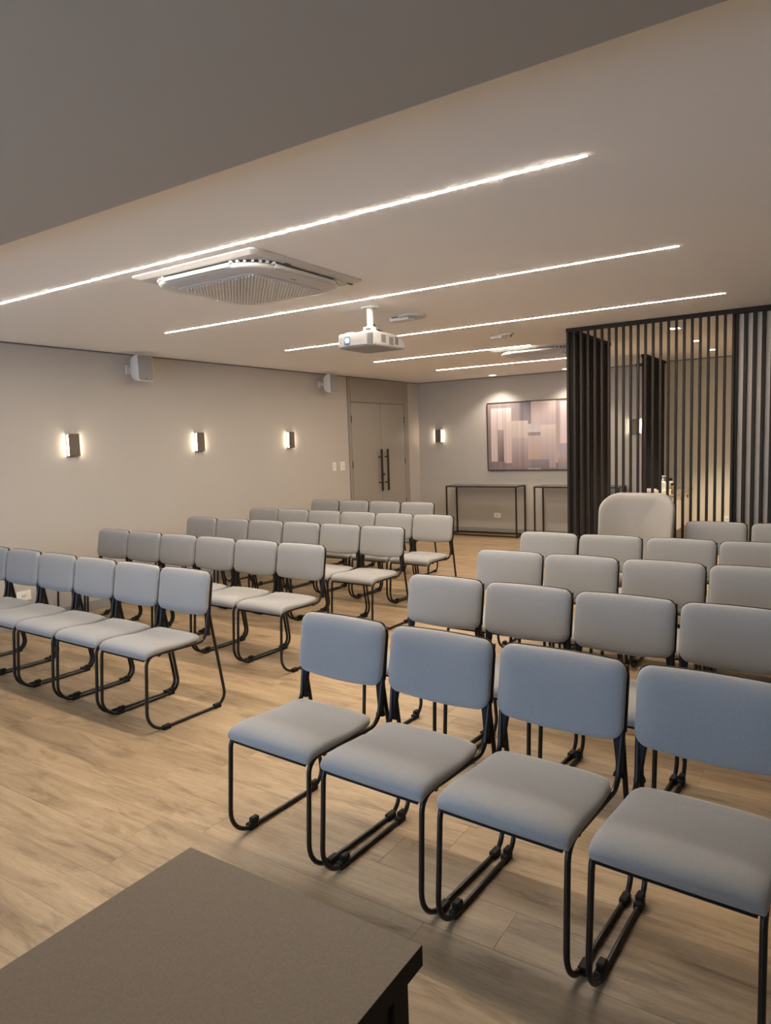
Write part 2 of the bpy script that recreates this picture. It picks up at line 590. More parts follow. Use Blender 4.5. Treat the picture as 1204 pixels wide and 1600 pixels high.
# ------------------------------------------------------------------ lights of the room
STR = [(2.50, -4.73, -0.772, 'long ceiling light strip closest to the dark lowered ceiling, beside the air conditioner'),
       (3.972, -4.73, -0.75, 'ceiling light strip second from the camera, passing just before the projector pole'),
       (5.52, -4.78, -0.737, 'ceiling light strip third from the camera, passing behind the projector'),
       (7.08, -4.75, -2.79, 'short ceiling light strip fourth from the camera, ending beside the far air conditioner'),
       (8.58, -4.73, -2.90, 'ceiling light strip farthest from the camera, nearest the picture wall')]
for y, a, b, lab in STR:
    t = thing('ceiling_strip_light', lab, 'light', ((a + b) / 2, y, H), 0, 'linear light strips in the ceiling')
    hl = (b - a) / 2
    obj('profile', add_box(bmesh.new(), (-hl - 0.002, -0.0100, -0.0012), (hl + 0.002, 0.0100, 0.0), 0.0), M_WHITE, t)
    obj('diffuser', add_box(bmesh.new(), (-hl, -0.0076, -0.0020), (hl, 0.0076, -0.0010), 0.0), M_STRIP, t)


def sconce(label, loc, rz):
    """local: wall plane y=0, room towards -y, light leaves at the two sides"""
    t = thing('wall_sconce', label, 'lamp', loc, rz, 'bronze wall sconces')
    w_, h_, d_ = 0.112, 0.205, 0.040
    obj('back_plate', add_box(bmesh.new(), (-w_ / 2, -0.006, -h_ / 2), (w_ / 2, 0, h_ / 2)), M_SCONCE, t)
    bm = bmesh.new()
    add_box(bm, (-w_ / 2, -d_, -h_ / 2), (w_ / 2, -d_ + 0.004, h_ / 2), 0.001)
    add_box(bm, (-w_ / 2 - 0.004, -d_, h_ / 2 - 0.004), (w_ / 2 + 0.004, -0.006, h_ / 2), 0.001)
    add_box(bm, (-w_ / 2 - 0.004, -d_, -h_ / 2), (w_ / 2 + 0.004, -0.006, -h_ / 2 + 0.004), 0.001)
    obj('shade', bm, M_SCONCE, t)
    for s in (-1, 1):
        obj('diffuser', add_box(bmesh.new(), (min(s * 0.032, s * 0.046), -d_ + 0.008, -h_ / 2 + 0.008), (max(s * 0.032, s * 0.046), -0.010, h_ / 2 - 0.008)), M_SGLOW, t)
    return t


sconce('bronze wall sconce on the left wall, nearest to the camera', (XL, 3.885, 1.583), PI / 2)
sconce('bronze wall sconce in the middle of the left wall', (XL, 5.415, 1.585), PI / 2)
sconce('bronze wall sconce on the left wall, closest to the door', (XL, 6.945, 1.585), PI / 2)
sconce('bronze wall sconce left of the abstract picture', (-5.635, YB, 1.585), 0)
sconce('bronze wall sconce on the back wall seen between the slats', (-2.485, YB, 1.62), 0)


def downlight(label, x, y, spot_w, tilt=0.0, blend=0.55, size=1.25, group='ceiling downlights'):
    t = thing('downlight', label, 'light', (x, y, H), 0, group)
    bm = bmesh.new()
    add_box(bm, (-0.055, -0.055, -0.004), (0.055, 0.055, 0), 0.001)
    obj('trim_ring', bm, M_WHITE, t)
    obj('lamp_face', add_box(bmesh.new(), (-0.04, -0.04, -0.0065), (0.04, 0.04, -0.0035)), M_DOWN, t)
    ld = bpy.data.lights.new('spot', 'SPOT')
    ld.energy = spot_w
    ld.color = WARM
    ld.spot_size = size
    ld.spot_blend = blend
    ld.shadow_soft_size = 0.035
    lo = bpy.data.objects.new('spot', ld)
    COL.objects.link(lo)
    lo.parent = t
    lo.location = (0, 0, -0.03)
    lo.rotation_euler = (tilt, 0, 0)
    return t


downlight('small square downlight washing the left part of the abstract picture', -4.52, 9.94, DOWN_W * 0.50, size=2.05, blend=0.6)
downlight('small square downlight washing the picture, half hidden by the slatted partition', -3.38, 9.94, DOWN_W * 0.50, size=2.05, blend=0.6)
downlight('square downlight in the coffee corner, nearest the slatted screen', -1.35, 7.00, DOWN_W * 1.6)
downlight('square downlight in the middle of the coffee corner ceiling', -1.35, 8.12, DOWN_W * 1.6)
downlight('square downlight in the coffee corner, nearest its back wall', -1.35, 9.15, DOWN_W * 2.3)

for lx, nm in ((-4.6, 'left'), (-2.9, 'middle'), (-1.2, 'right')):  # unseen downlights added to raise the bounce light on the ceiling
    added_dl = downlight('added unseen downlight behind the camera to brighten the ceiling, the %s one' % nm, lx, -1.15, DOWN_W * 0.6, size=2.2)
    added_dl.location.z = ZSOF

# projection screen on the wall behind the photographer (the projector points at it)
t = thing('projection_screen', 'wide white projection screen behind the camera lit by the projector', 'screen', (-2.86, YF, 0))
box('screen_case', (-1.45, 0.0, 2.13), (1.45, 0.09, 2.24), M_WHITE, t, 0.004)
box('picture', (-1.32, 0.028, 0.55), (1.32, 0.031, 2.03), M_SCREEN, t)
box('screen_cloth', (-1.40, 0.031 - 0.008, 0.48), (1.40, 0.027, 2.13), M_WHITE, t)
box('bottom_bar', (-1.41, 0.012, 0.45), (1.41, 0.038, 0.48), M_WHITE, t, 0.003)

# ------------------------------------------------------------------ slatted screen, partitions, slat wall
PITCH = 0.0612
t = thing('slatted_screen', 'dark vertical slatted screen between the hall and the coffee corner', 'screen', (0, 0, 0))
n = 23
x0 = -2.118
slat_me = mesh_of(add_box(bmesh.new(), (-0.0095, 0, 0.0), (0.0095, 0.028, H - 0.045), 0.0015), 'slat', M_SLAT)
for i in range(n):
    link('slat', slat_me, t, (x0 + i * PITCH, YS, 0.012))
box('header', (x0 - 0.012, YS - 0.004, H - 0.034), (XW, YS + 0.040, H - 0.001), M_SLAT, t, 0.001)
box('sill', (x0 - 0.012, YS - 0.002, 0.0), (XW, YS + 0.038, 0.012), M_SLAT, t, 0.001)


def partition(label, ya, yb, dx=0.0):
    t = thing('slatted_partition', label, 'partition', (XP + dx, ya, 0), 0, 'slatted partitions beside the coffee corner')
    k = int((yb - ya - 0.05) / PITCH)
    me = mesh_of(add_box(bmesh.new(), (-0.022, -0.012, 0.0), (0.022, 0.012, H - 0.045), 0.0015), 'slat', M_SLAT)
    for i in range(k + 1):
        link('slat', me, t, (0, 0.03 + i * PITCH, 0.012))
    L_ = yb - ya
    box('header', (-0.028, 0, H - 0.034), (0.028, L_, H - 0.001), M_SLAT, t, 0.001)
    box('sill', (-0.024, 0, 0.0), (0.024, L_, 0.012), M_SLAT, t, 0.001)
    box('backing_board', (-0.004, 0.0, 0.012), (0.004, L_, H - 0.035), M_SLAT, t)
    return t


partition('dark slatted partition at the corner of the screen, nearer the chairs', YS + 0.040, 7.56)
p2 = partition('dark slatted partition touching the back wall behind the coffee cabinet', 8.95, YC - 0.01, 0.03)
o = box('end_bracket', (-0.085, -0.02, 2.33), (-0.022, 0.03, 2.365), M_BLACK, p2, 0.003)

t = thing('slat_wall_panel', 'grey wall panel covered with dark vertical battens right of the screen', 'wall panel', (0, 0, 0))
XE = XR - 0.02
box('backing_board', (XW + 0.001, YS + 0.045, 0.0), (XE, YS + 0.099, H - 0.001), M_SLATB, t)
me = mesh_of(add_box(bmesh.new(), (-0.012, 0.018, 0.0), (0.012, 0.045, H - 0.04), 0.0015), 'batten', M_SLAT)
k = 0
while XW + 0.018 + k * 0.0635 < XE - 0.02:
    link('batten', me, t, (XW + 0.018 + k * 0.0635, YS, 0.0))
    k += 1
box('header', (XW, YS - 0.004, H - 0.04), (XE, YS + 0.045, H - 0.001), M_SLAT, t, 0.001)

# ------------------------------------------------------------------ ceiling cassette air conditioners


def air_con(label, cx, cy, logo_side=1):
    t = thing('air_conditioner', label, 'air conditioner', (cx, cy, H), 0, 'ceiling cassette air conditioners')
    P = 0.465
    bm = bmesh.new()
    o1 = rrect(P, P, 0.03, 4)
    o2 = rrect(P - 0.012, P - 0.012, 0.03, 4)
    loft(bm, [[(x, y, 0) for x, y in o1], [(x, y, -0.008) for x, y in o1], [(x, y, -0.0225) for x, y in rrect(P - 0.035, P - 0.035, 0.03, 4)]], smooth=False)
    obj('panel', bm, M_WHITE2, t)
    # dark air gap ring
    bm = bmesh.new()
    g = rrect(0.405, 0.405, 0.17, 10)
    loft(bm, [[(x, y, -0.020) for x, y in g], [(x, y, -0.030) for x, y in g]], smooth=False)
    obj('air_gap', bm, M_DARKV, t)
    # hanging drum with rounded rim
    bm = bmesh.new()
    lp = []
    for hw, z in ((0.385, -0.028), (0.402, -0.034), (0.408, -0.043), (0.405, -0.051), (0.392, -0.058), (0.355, -0.063), (0.325, -0.066)):
        lp.append([(x, y, z) for x, y in rrect(hw, hw, 0.17 * hw / 0.40, 10)])
    loft(bm, lp)
    obj('drum', bm, M_WHITE2, t)
    # curved outlet vanes along the four sides
    for q in range(4):
        bm = bmesh.new()
        Rz = Matrix.Rotation(q * PI / 2, 4, 'Z')
        loops = []
        for s in range(9):
            u = -0.25 + 0.5 * s / 8
            loops.append([Rz @ Vector((u, -0.4115 + dy, z)) for dy, z in ((0.0, -0.029), (-0.006, -0.035), (-0.006, -0.045), (0.004, -0.054), (0.008, -0.050), (0.002, -0.040))])
        loft(bm, loops)
        obj('vane', bm, M_WHITE2, t)
    # vent ribs at the corners
    for q in range(4):
        bm = bmesh.new()
        a0 = q * PI / 2 + PI / 4
        for s in range(7):
            a = a0 + (s - 3) * 0.13
            cxx, cyy = 0.235 * math.copysign(1, math.cos(a0)), 0.235 * math.copysign(1, math.sin(a0))
            Mx = Matrix.Translation((cxx, cyy, 0)) @ Matrix.Rotation(a0 + (s - 3) * 0.22, 4, 'Z')
            add_box(bm, (0.160, -0.007, -0.036), (0.182, 0.007, -0.0235), mtx=Mx)
        obj('corner_vent', bm, M_WHITE, t)
    # intake grille: frame + slats
    bm = bmesh.new()
    gi = rrect(0.285, 0.285, 0.05, 5)
    gj = rrect(0.300, 0.300, 0.06, 5)
    loft(bm, [[(x, y, -0.064) for x, y in gj], [(x, y, -0.070) for x, y in gj], [(x, y, -0.071) for x, y in gi]], smooth=False)
    gr = obj('intake_grille', bm, M_GRILL, t)
    bm = bmesh.new()
    for k in range(-22, 23):
        c_ = k * 0.0245
        # diagonal louvre x + y = c_
        lo_, hi_ = max(-0.275, c_ - 0.275), min(0.275, c_ + 0.275)
        if hi_ - lo_ < 0.04:
            continue
        L2 = (hi_ - lo_) * math.sqrt(2) / 2
        mx = Matrix.Translation(((lo_ + hi_) / 2, c_ - (lo_ + hi_) / 2, 0)) @ Matrix.Rotation(-PI / 4, 4, 'Z')
        add_box(bm, (-L2, -0.0045, -0.0765), (L2, 0.0045, -0.0705), mtx=mx)
    gs = obj('grille_louvres', bm, M_WHITE, gr)
    gs['kind'] = 'stuff'
    obj('maker_plate', add_box(bmesh.new(), (0.335, -0.05, -0.0655), (0.350, -0.01, -0.0635)), M_GREYM, t)
    obj('signal_window', add_box(bmesh.new(), (0.395, 0.385, -0.0262), (0.412, 0.43, -0.0238)), M_DARKV, t)
    obj('power_light', add_box(bmesh.new(), (0.38, 0.41, -0.0262), (0.386, 0.418, -0.0238)), M_LED, t)
    obj('screw_cover', add_box(bmesh.new(), (0.425, -0.20, -0.0262), (0.436, -0.15, -0.0238)), M_DARKV, t)
    return t


air_con('large white cassette air conditioner beside the nearest light strip', -2.875, 3.045)
air_con('distant white cassette air conditioner seen edge-on between the two far light strips', -2.82, 7.62)

# ------------------------------------------------------------------ projector
t = thing('projector', 'white projector with lit lens hanging from the ceiling on a pole', 'projector', (-2.857, 4.225, H), 0)
obj('ceiling_plate', add_lathe(bmesh.new(), [(0.052, -0.012), (0.060, -0.006), (0.060, 0.0)], seg=24), M_WHITE, t)
obj('pole', add_tube(bmesh.new(), [(0, 0, -0.008), (0, 0, -0.135)], 0.0235, 18), M_WHITE, t)
bm = bmesh.new()
add_box(bm, (-0.028, -0.028, -0.150), (0.028, 0.028, -0.135), 0.003)
add_box(bm, (-0.036, -0.040, -0.185), (-0.028, 0.040, -0.140), 0.001)
add_box(bm, (0.028, -0.040, -0.185), (0.036, 0.040, -0.140), 0.001)
add_box(bm, (-0.045, -0.050, -0.176), (0.045, 0.055, -0.168), 0.001)
for a in (0.6, 2.4, 3.9, 5.5):
    ca, sa = math.cos(a), math.sin(a)
    add_tube(bm, [(0.02 * ca, 0.02 * sa, -0.180), (0.11 * ca, 0.11 * sa, -0.186), (0.125 * ca, 0.125 * sa, -0.196)], 0.007, 8)
obj('ceiling_mount', bm, M_WHITE, t)
obj('cable', add_tube(bmesh.new(), fillet([(0.02, 0.01, -0.12), (0.035, 0.02, -0.155), (0.075, 0.09, -0.185), (0.115, 0.17, -0.200), (0.12, 0.19, -0.23)], 0.03, 4), 0.005, 8), M_PLAST, t)
# body: front at y=-0.17, back at +0.20 ; tapered towards the back
bm = bmesh.new()
BW = 0.155
loops = []
for y, zt, zb, hw, r in ((-0.182, -0.205, -0.288, BW - 0.012, 0.014), (-0.176, -0.196, -0.297, BW, 0.02), (-0.02, -0.194, -0.300, BW, 0.018), (0.12, -0.200, -0.300, BW, 0.018), (0.205, -0.236, -0.292, BW, 0.012), (0.212, -0.243, -0.286, BW - 0.008, 0.008)):
    zc, hh = (zt + zb) / 2, (zt - zb) / 2
    loops.append([(x, y, zc + z) for x, z in rrect(hw, hh, r, 4)])
loft(bm, loops, smooth=False)
body = obj('body', bm, M_PROJ, t)
obj('front_face', add_box(bmesh.new(), (-0.145, -0.1855, -0.286), (0.093, -0.181, -0.207), 0.003), M_PROJ, body)
bm = bmesh.new()
for k in range(6):
    add_box(bm, (0.100 + k * 0.0075, -0.1845, -0.283), (0.1035 + k * 0.0075, -0.1815, -0.210))
obj('front_vent', bm, M_DARKV, body)
obj('lens_window', add_box(bmesh.new(), (-0.098, -0.1875, -0.271), (-0.050, -0.1845, -0.220), 0.002), M_PLAST, body)
obj('lens_glow', add_box(bmesh.new(), (-0.094, -0.1895, -0.267), (-0.052, -0.1875, -0.224), 0.002), M_LENS, body)
obj('lens', add_tube(bmesh.new(), [(-0.071, -0.1895, -0.245), (-0.071, -0.196, -0.245)], 0.014, 18), M_LENS2, body)
obj('brand_mark', add_box(bmesh.new(), (-0.022, -0.1868, -0.2475), (0.012, -0.1853, -0.2445)), M_GREYM, body)
bm = bmesh.new()
for z in (-0.232, -0.256):
    add_tube(bm, [(-0.130, -0.187, z), (-0.130, -0.185, z)], 0.004, 8)
obj('sensor_dots', bm, M_DARKV, body)
for yv, zz, n_, in ((-0.10, -0.243, 6), (0.0, -0.250, 6), (0.075, -0.243, 5)):
    bm = bmesh.new()
    for k in range(n_):
        add_box(bm, (BW - 0.001, yv + k * 0.0095, zz - 0.027), (BW + 0.0015, yv + k * 0.0095 + 0.0055, zz + 0.027))
    obj('side_vent', bm, M_DARKV, body)
obj('focus_cover', add_box(bmesh.new(), (-0.110, -0.165, -0.198), (-0.035, -0.075, -0.187), 0.004), M_PROJ, body)

# small ceiling devices
t = thing('access_point', 'small white device on the ceiling just behind the projector pole', 'device', (-2.845, 4.70, H))
obj('round_base', add_lathe(bmesh.new(), [(0.095, -0.020), (0.110, -0.012), (0.112, 0.0)], 0.04, 0.02, 28), M_WHITE2, t)
obj('body', add_box(bmesh.new(), (-0.125, -0.045, -0.038), (0.045, 0.045, -0.004), 0.004), M_WHITE, t)
obj('dark_slot', add_box(bmesh.new(), (-0.105, -0.049, -0.016), (0.02, -0.044, -0.009)), M_DARKV, t)
t = thing('emergency_light', 'small flat white emergency light on the ceiling before the far air conditioner', 'light', (-2.69, 6.16, H))
obj('mount_plate', add_box(bmesh.new(), (-0.10, -0.03, -0.012), (0.10, 0.03, 0), 0.003), M_WHITE2, t)
obj('lamp_bar', add_box(bmesh.new(), (-0.115, -0.022, -0.034), (0.0, 0.022, -0.012), 0.004), M_WHITE, t)
obj('stem', add_tube(bmesh.new(), [(0.03, 0, -0.01), (0.03, 0, -0.045)], 0.006, 10), M_GREYM, t)
obj('side_clip', add_box(bmesh.new(), (0.07, -0.02, -0.03), (0.085, 0.02, -0.012), 0.002), M_GREYM, t)


# ------------------------------------------------------------------ speakers on the left wall


def speaker(label, y, z):
    t = thing('wall_speaker', label, 'speaker', (XL, y, z), 0, 'white wall speakers')
    # local x out of the wall; cabinet is D-shaped seen from the side (x-z), width along y
    hw, hh = 0.095, 0.128
    obj('wall_bracket', add_box(bmesh.new(), (0.0, -0.045, -0.045), (0.016, 0.035, 0.045), 0.004), M_WHITE, t)
    obj('bracket_arm', add_tube(bmesh.new(), [(0.01, 0, 0), (0.115, 0.01, 0)], 0.016, 12), M_WHITE, t)
    G = Matrix.Translation((0.105, 0.012, 0)) @ Matrix.Rotation(0.04, 4, 'Z') @ Matrix.Rotation(0.0, 4, 'Y')
    bm = bmesh.new()
    loops = []
    for fx, s in ((0.0, 0.36), (0.006, 0.52), (0.020, 0.70), (0.042, 0.85), (0.070, 0.945), (0.100, 0.99), (0.120, 1.0), (0.128, 0.985)):
        loops.append([G @ Vector((fx, y_, z_)) for y_, z_ in rrect(hw * (0.6 + 0.4 * s), hh * s, 0.022 * s, 5)])
    loft(bm, loops)
    c = obj('cabinet', bm, M_WHITE, t)
    bm = bmesh.new()
    loft(bm, [[G @ Vector((0.127, y_, z_)) for y_, z_ in rrect(hw * 0.93, hh * 0.95, 0.018, 5)],
              [G @ Vector((0.133, y_, z_)) for y_, z_ in rrect(hw * 0.91, hh * 0.93, 0.018, 5)]], smooth=False)
    obj('grille', bm, M_SGRILL, t)
    obj('logo_plate', add_box(bmesh.new(), (0.133, -0.012, -0.108), (0.1345, 0.012, -0.100), mtx=G), M_DARKV, t)
    return t


speaker('white wall speaker high on the left wall, nearer the camera', 4.565, 2.318)
speaker('white wall speaker high on the left wall beside the door panel', 7.62, 2.322)

# ------------------------------------------------------------------ picture on the back wall
AX0, AX1, AZ0, AZ1 = -4.755, -3.06, 1.01, 2.07
t = thing('abstract_picture', 'wide abstract picture of pale and grey vertical brush blocks in thin dark frame', 'picture', ((AX0 + AX1) / 2, YB, (AZ0 + AZ1) / 2))
aw, ah = AX1 - AX0, AZ1 - AZ0
bm = bmesh.new()
for lo, hi in (((-aw / 2, -0.035, -ah / 2), (-aw / 2 + 0.012, 0, ah / 2)), ((aw / 2 - 0.012, -0.035, -ah / 2), (aw / 2, 0, ah / 2)),
               ((-aw / 2, -0.035, -ah / 2), (aw / 2, 0, -ah / 2 + 0.012)), ((-aw / 2, -0.035, ah / 2 - 0.012), (aw / 2, 0, ah / 2))):
    add_box(bm, lo, hi, 0.001)
obj('frame', bm, M_BRONZE, t)
NX, NZ = 260, 40
rs = random.Random(3)
streak = [0.0] * NX
v = 0
for i in range(NX):
    v = v * 0.55 + rs.uniform(-1, 1)
    streak[i] = v
# blocks: u0,u1,v0(bottom),v1(top), colour top, colour bottom, streak strength  (u over the 1.0 of the visible 0.76)
B = [(0.0, 1.0, 0.0, 1.0, (150, 125, 112), (128, 108, 95), 10),
     (0.23, 0.42, 0.70, 1.0, (150, 128, 118), (178, 150, 135), 14),
     (0.31, 0.44, 0.72, 1.0, (120, 110, 108), (140, 125, 122), 16),
     (0.40, 0.52, 0.0, 1.0, (128, 112, 108), (160, 140, 135), 14),
     (0.03, 0.24, 0.12, 0.93, (208, 178, 165), (200, 172, 155), 22),
     (0.10, 0.16, 0.12, 0.6, (170, 142, 130), (110, 82, 72), 14),
     (0.17, 0.40, 0.10, 0.73, (202, 180, 158), (196, 160, 145), 12),
     (0.24, 0.44, 0.02, 0.48, (185, 162, 150), (140, 112, 100), 12),
     (0.40, 0.52, 0.14, 0.50, (190, 165, 158), (190, 145, 110), 8),
     (0.43, 0.68, 0.60, 1.0, (212, 185, 165), (190, 162, 155), 14),
     (0.40, 0.54, 0.55, 0.68, (185, 172, 170), (196, 180, 172), 10),
     (0.52, 0.66, 0.02, 0.66, (215, 190, 165), (165, 135, 135), 10),
     (0.42, 0.60, 0.02, 0.14, (140, 128, 132), (125, 105, 98), 12),
     (0.66, 0.72, 0.10, 1.0, (165, 140, 128), (190, 160, 135), 8),
     (0.70, 0.86, 0.38, 0.97, (200, 178, 175), (215, 185, 172), 10),
     (0.70, 0.90, 0.18, 0.38, (165, 155, 172), (175, 150, 140), 6),
     (0.68, 0.90, 0.0, 0.18, (180, 145, 125), (135, 120, 115), 8),
     (0.86, 0.97, 0.30, 1.0, (150, 130, 122), (180, 160, 150), 14),
     (0.84, 0.99, 0.08, 0.45, (205, 180, 158), (160, 130, 115), 12)]
me = bpy.data.meshes.new('canvas')
vs, fs, cols = [], [], []
for j in range(NZ + 1):
    for i in range(NX + 1):
        vs.append((-aw / 2 + 0.012 + (aw - 0.024) * i / NX, -0.028, -ah / 2 + 0.012 + (ah - 0.024) * j / NZ))
for j in range(NZ):
    for i in range(NX):
        a = j * (NX + 1) + i
        fs.append((a, a + 1, a + NX + 2, a + NX + 1))
        u, vv = (i + .5) / NX, (j + .5) / NZ
        c = None
        for (u0, u1, v0, v1, ct, cb, s) in B:
            if u0 <= u <= u1 and v0 <= vv <= v1:
                k = (vv - v0) / (v1 - v0)
                st = streak[i] * s * 1.0 * (0.6 + 0.4 * math.sin(i * 1.7 + vv * 5))
                c = [max(0, min(255, cb[q] * (1 - k) + ct[q] * k + st)) for q in range(3)]
        g_ = 0.3 * c[0] + 0.59 * c[1] + 0.11 * c[2]
        c = [max(0, min(255, (q * 0.62 + g_ * 0.38) * 1.02 + t_)) for q, t_ in zip(c, (0, 1, 9))]
        cols.append(lin(*c))
me.from_pydata(vs, [], fs)
ca = me.color_attributes.new('paint', 'FLOAT_COLOR', 'CORNER')
for p in me.polygons:
    for li in p.loop_indices:
        ca.data[li].color = cols[p.index]
m = mat('picture_paint', (0.5, 0.5, 0.5, 1), 0.7)
an = m.node_tree.nodes.new('ShaderNodeVertexColor')
an.layer_name = 'paint'
m.node_tree.links.new(an.outputs[0], m.node_tree.nodes['Principled BSDF'].inputs['Base Color'])
me.materials.append(m)
link('canvas', me, t)
box('backing', (-aw / 2 + 0.012, -0.027, -ah / 2 + 0.012), (aw / 2 - 0.012, -0.002, ah / 2 - 0.012), M_PLAST, t)


# ------------------------------------------------------------------ console tables
def console(label, x0, x1):
    y0, y1, h = 9.83, 10.20, 0.792
    t = thing('console_table', label, 'table', ((x0 + x1) / 2, (y0 + y1) / 2, 0), 0, 'thin black console tables')
    hx, hy, s = (x1 - x0) / 2, (y1 - y0) / 2, 0.011
    for a in (-1, 1):
        for b in (-1, 1):
            cx_, cy2 = a * (hx - s), b * (hy - s)
            box('leg', (cx_ - s, cy2 - s, 0), (cx_ + s, cy2 + s, h - 0.022), M_BRONZE, t, 0.001)
    bm = bmesh.new()
    for z0 in (h - 0.022,):
        for b in (-1, 1):
            add_box(bm, (-hx, b * (hy - s) - s, z0), (hx, b * (hy - s) + s, z0 + 0.022), 0.001)
            add_box(bm, (b * (hx - s) - s, -hy + 2 * s, z0), (b * (hx - s) + s, hy - 2 * s, z0 + 0.022), 0.001)
    obj('top_frame', bm, M_BRONZE, t)
    for b in (-1, 1):
        box('bottom_rail', (-hx + 2 * s, b * (hy - s) - s, 0.012), (hx - 2 * s, b * (hy - s) + s, 0.034), M_BRONZE, t, 0.001)
        box('bottom_rail', (b * (hx - s) - s, -hy + 2 * s, 0.012), (b * (hx - s) + s, hy - 2 * s, 0.034), M_BRONZE, t, 0.001)
    box('glass_top', (-hx + 2 * s, -hy + 2 * s, h - 0.010), (hx - 2 * s, hy - 2 * s, h - 0.002), M_SMOKE, t)
    return t


console('thin black console table under the picture, left one, next to the chairs', -5.315, -4.115)
console('thin black console table partly hidden behind the dark slatted partition', -3.845, -2.60)

# ------------------------------------------------------------------ coffee corner
CX0, CX1, CY0, CY1 = XP + 0.065, -1.715, 8.85, YC - 0.02
t = thing('wall_cabinet', 'white floating cabinet with stone top in the coffee corner', 'cabinet', (0, 0, 0))
box('carcass', (CX0, CY0, 0.315), (CX1 - 0.02, CY1, 0.745), M_CAB, t, 0.002)
ny = 3
for k in range(ny):
    a = CY0 + 0.004 + (CY1 - CY0 - 0.004) * k / ny
    b = CY0 + (CY1 - CY0) * (k + 1) / ny - 0.002
    d = box('cabinet_door', (CX1 - 0.019, a, 0.318), (CX1, b, 0.742), M_CAB, t, 0.002)
    for q in (0.06, 0.10) if k == 0 else (0.06,):
        box('handle', (CX1, a + q * 1.4, 0.665), (CX1 + 0.012, a + q * 1.4 + 0.012, 0.705), M_BLACK, d, 0.001)
box('countertop', (CX0, CY0 - 0.01, 0.746), (CX1 + 0.012, CY1, 0.772), M_STONE, t, 0.002)
ZC = 0.772
# things on the cabinet
t = thing('serving_box', 'low pale yellow box on the cabinet carrying the soap bottle', 'box', (-1.835, 8.88, ZC))
box('body', (-0.055, -0.06, 0), (0.075, 0.10, 0.048), M_PALE, t, 0.003)
box('lid', (-0.058, -0.063, 0.048), (0.078, 0.103, 0.058), M_PALE, t, 0.003)
t = thing('soap_bottle', 'clear pump bottle standing on the pale box in the coffee corner', 'bottle', (-1.835, 8.88, ZC + 0.058))
obj('bottle_body', add_lathe(bmesh.new(), [(0.030, 0.0), (0.036, 0.004), (0.037, 0.05), (0.036, 0.085), (0.028, 0.103), (0.013, 0.113), (0.012, 0.120)], seg=20), M_SOAP, t)
obj('pump_collar', add_lathe(bmesh.new(), [(0.015, 0.120), (0.015, 0.135), (0.006, 0.138), (0.005, 0.155)], seg=16), M_WHITE, t)
bm = bmesh.new()
add_lathe(bm, [(0.010, 0.155), (0.012, 0.158), (0.012, 0.170), (0.009, 0.173)], seg=14)
add_tube(bm, [(0.0, 0, 0.166), (0.034, 0, 0.166), (0.040, 0, 0.160)], 0.0045, 8)
obj('pump_head', bm, M_WHITE, t)
t = thing('paper_cup_stack', 'short stack of white paper cups at the cabinet end', 'cups', (-1.99, 8.86, ZC))
for k in range(3):
    obj('cup', add_lathe(bmesh.new(), [(0.020, 0.0), (0.026, 0.045), (0.0275, 0.047), (0.0275, 0.051), (0.022, 0.051)], seg=16), M_WHITE, t, loc=(0, 0, k * 0.012))
t = thing('sachet_holder', 'pale pink sachet holder beside the soap bottle', 'holder', (-1.925, 8.87, ZC))
box('holder_body', (-0.022, -0.03, 0), (0.022, 0.03, 0.055), M_PINK, t, 0.003)
for k in range(4):
    box('sachet', (-0.016, -0.024 + k * 0.013, 0.01), (0.016, -0.019 + k * 0.013, 0.072), M_WHITE, t)


def jar(label, x, y, r, h, m, zc=ZC):
    t = thing('jar', label, 'jar', (x, y, zc), 0, 'jars on the coffee cabinet')
    obj('glass_body', add_lathe(bmesh.new(), [(r * 0.9, 0), (r, 0.005), (r, h * 0.75), (r * 0.85, h * 0.82)], seg=20), m, t)
    obj('lid', add_lathe(bmesh.new(), [(r * 0.9, h * 0.82), (r * 0.92, h), (r * 0.86, h + 0.003)], seg=20), M_BLACK, t)
    return t


jar('tall pale jar with black lid right of the soap bottle', -1.80, 9.10, 0.035, 0.19, M_SOAP)
jar('amber jar with black lid near the cabinet front edge', -1.745, 9.03, 0.032, 0.13, M_AMBER)

# ------------------------------------------------------------------ sled-base chairs
TR = 0.0090  # tube radius


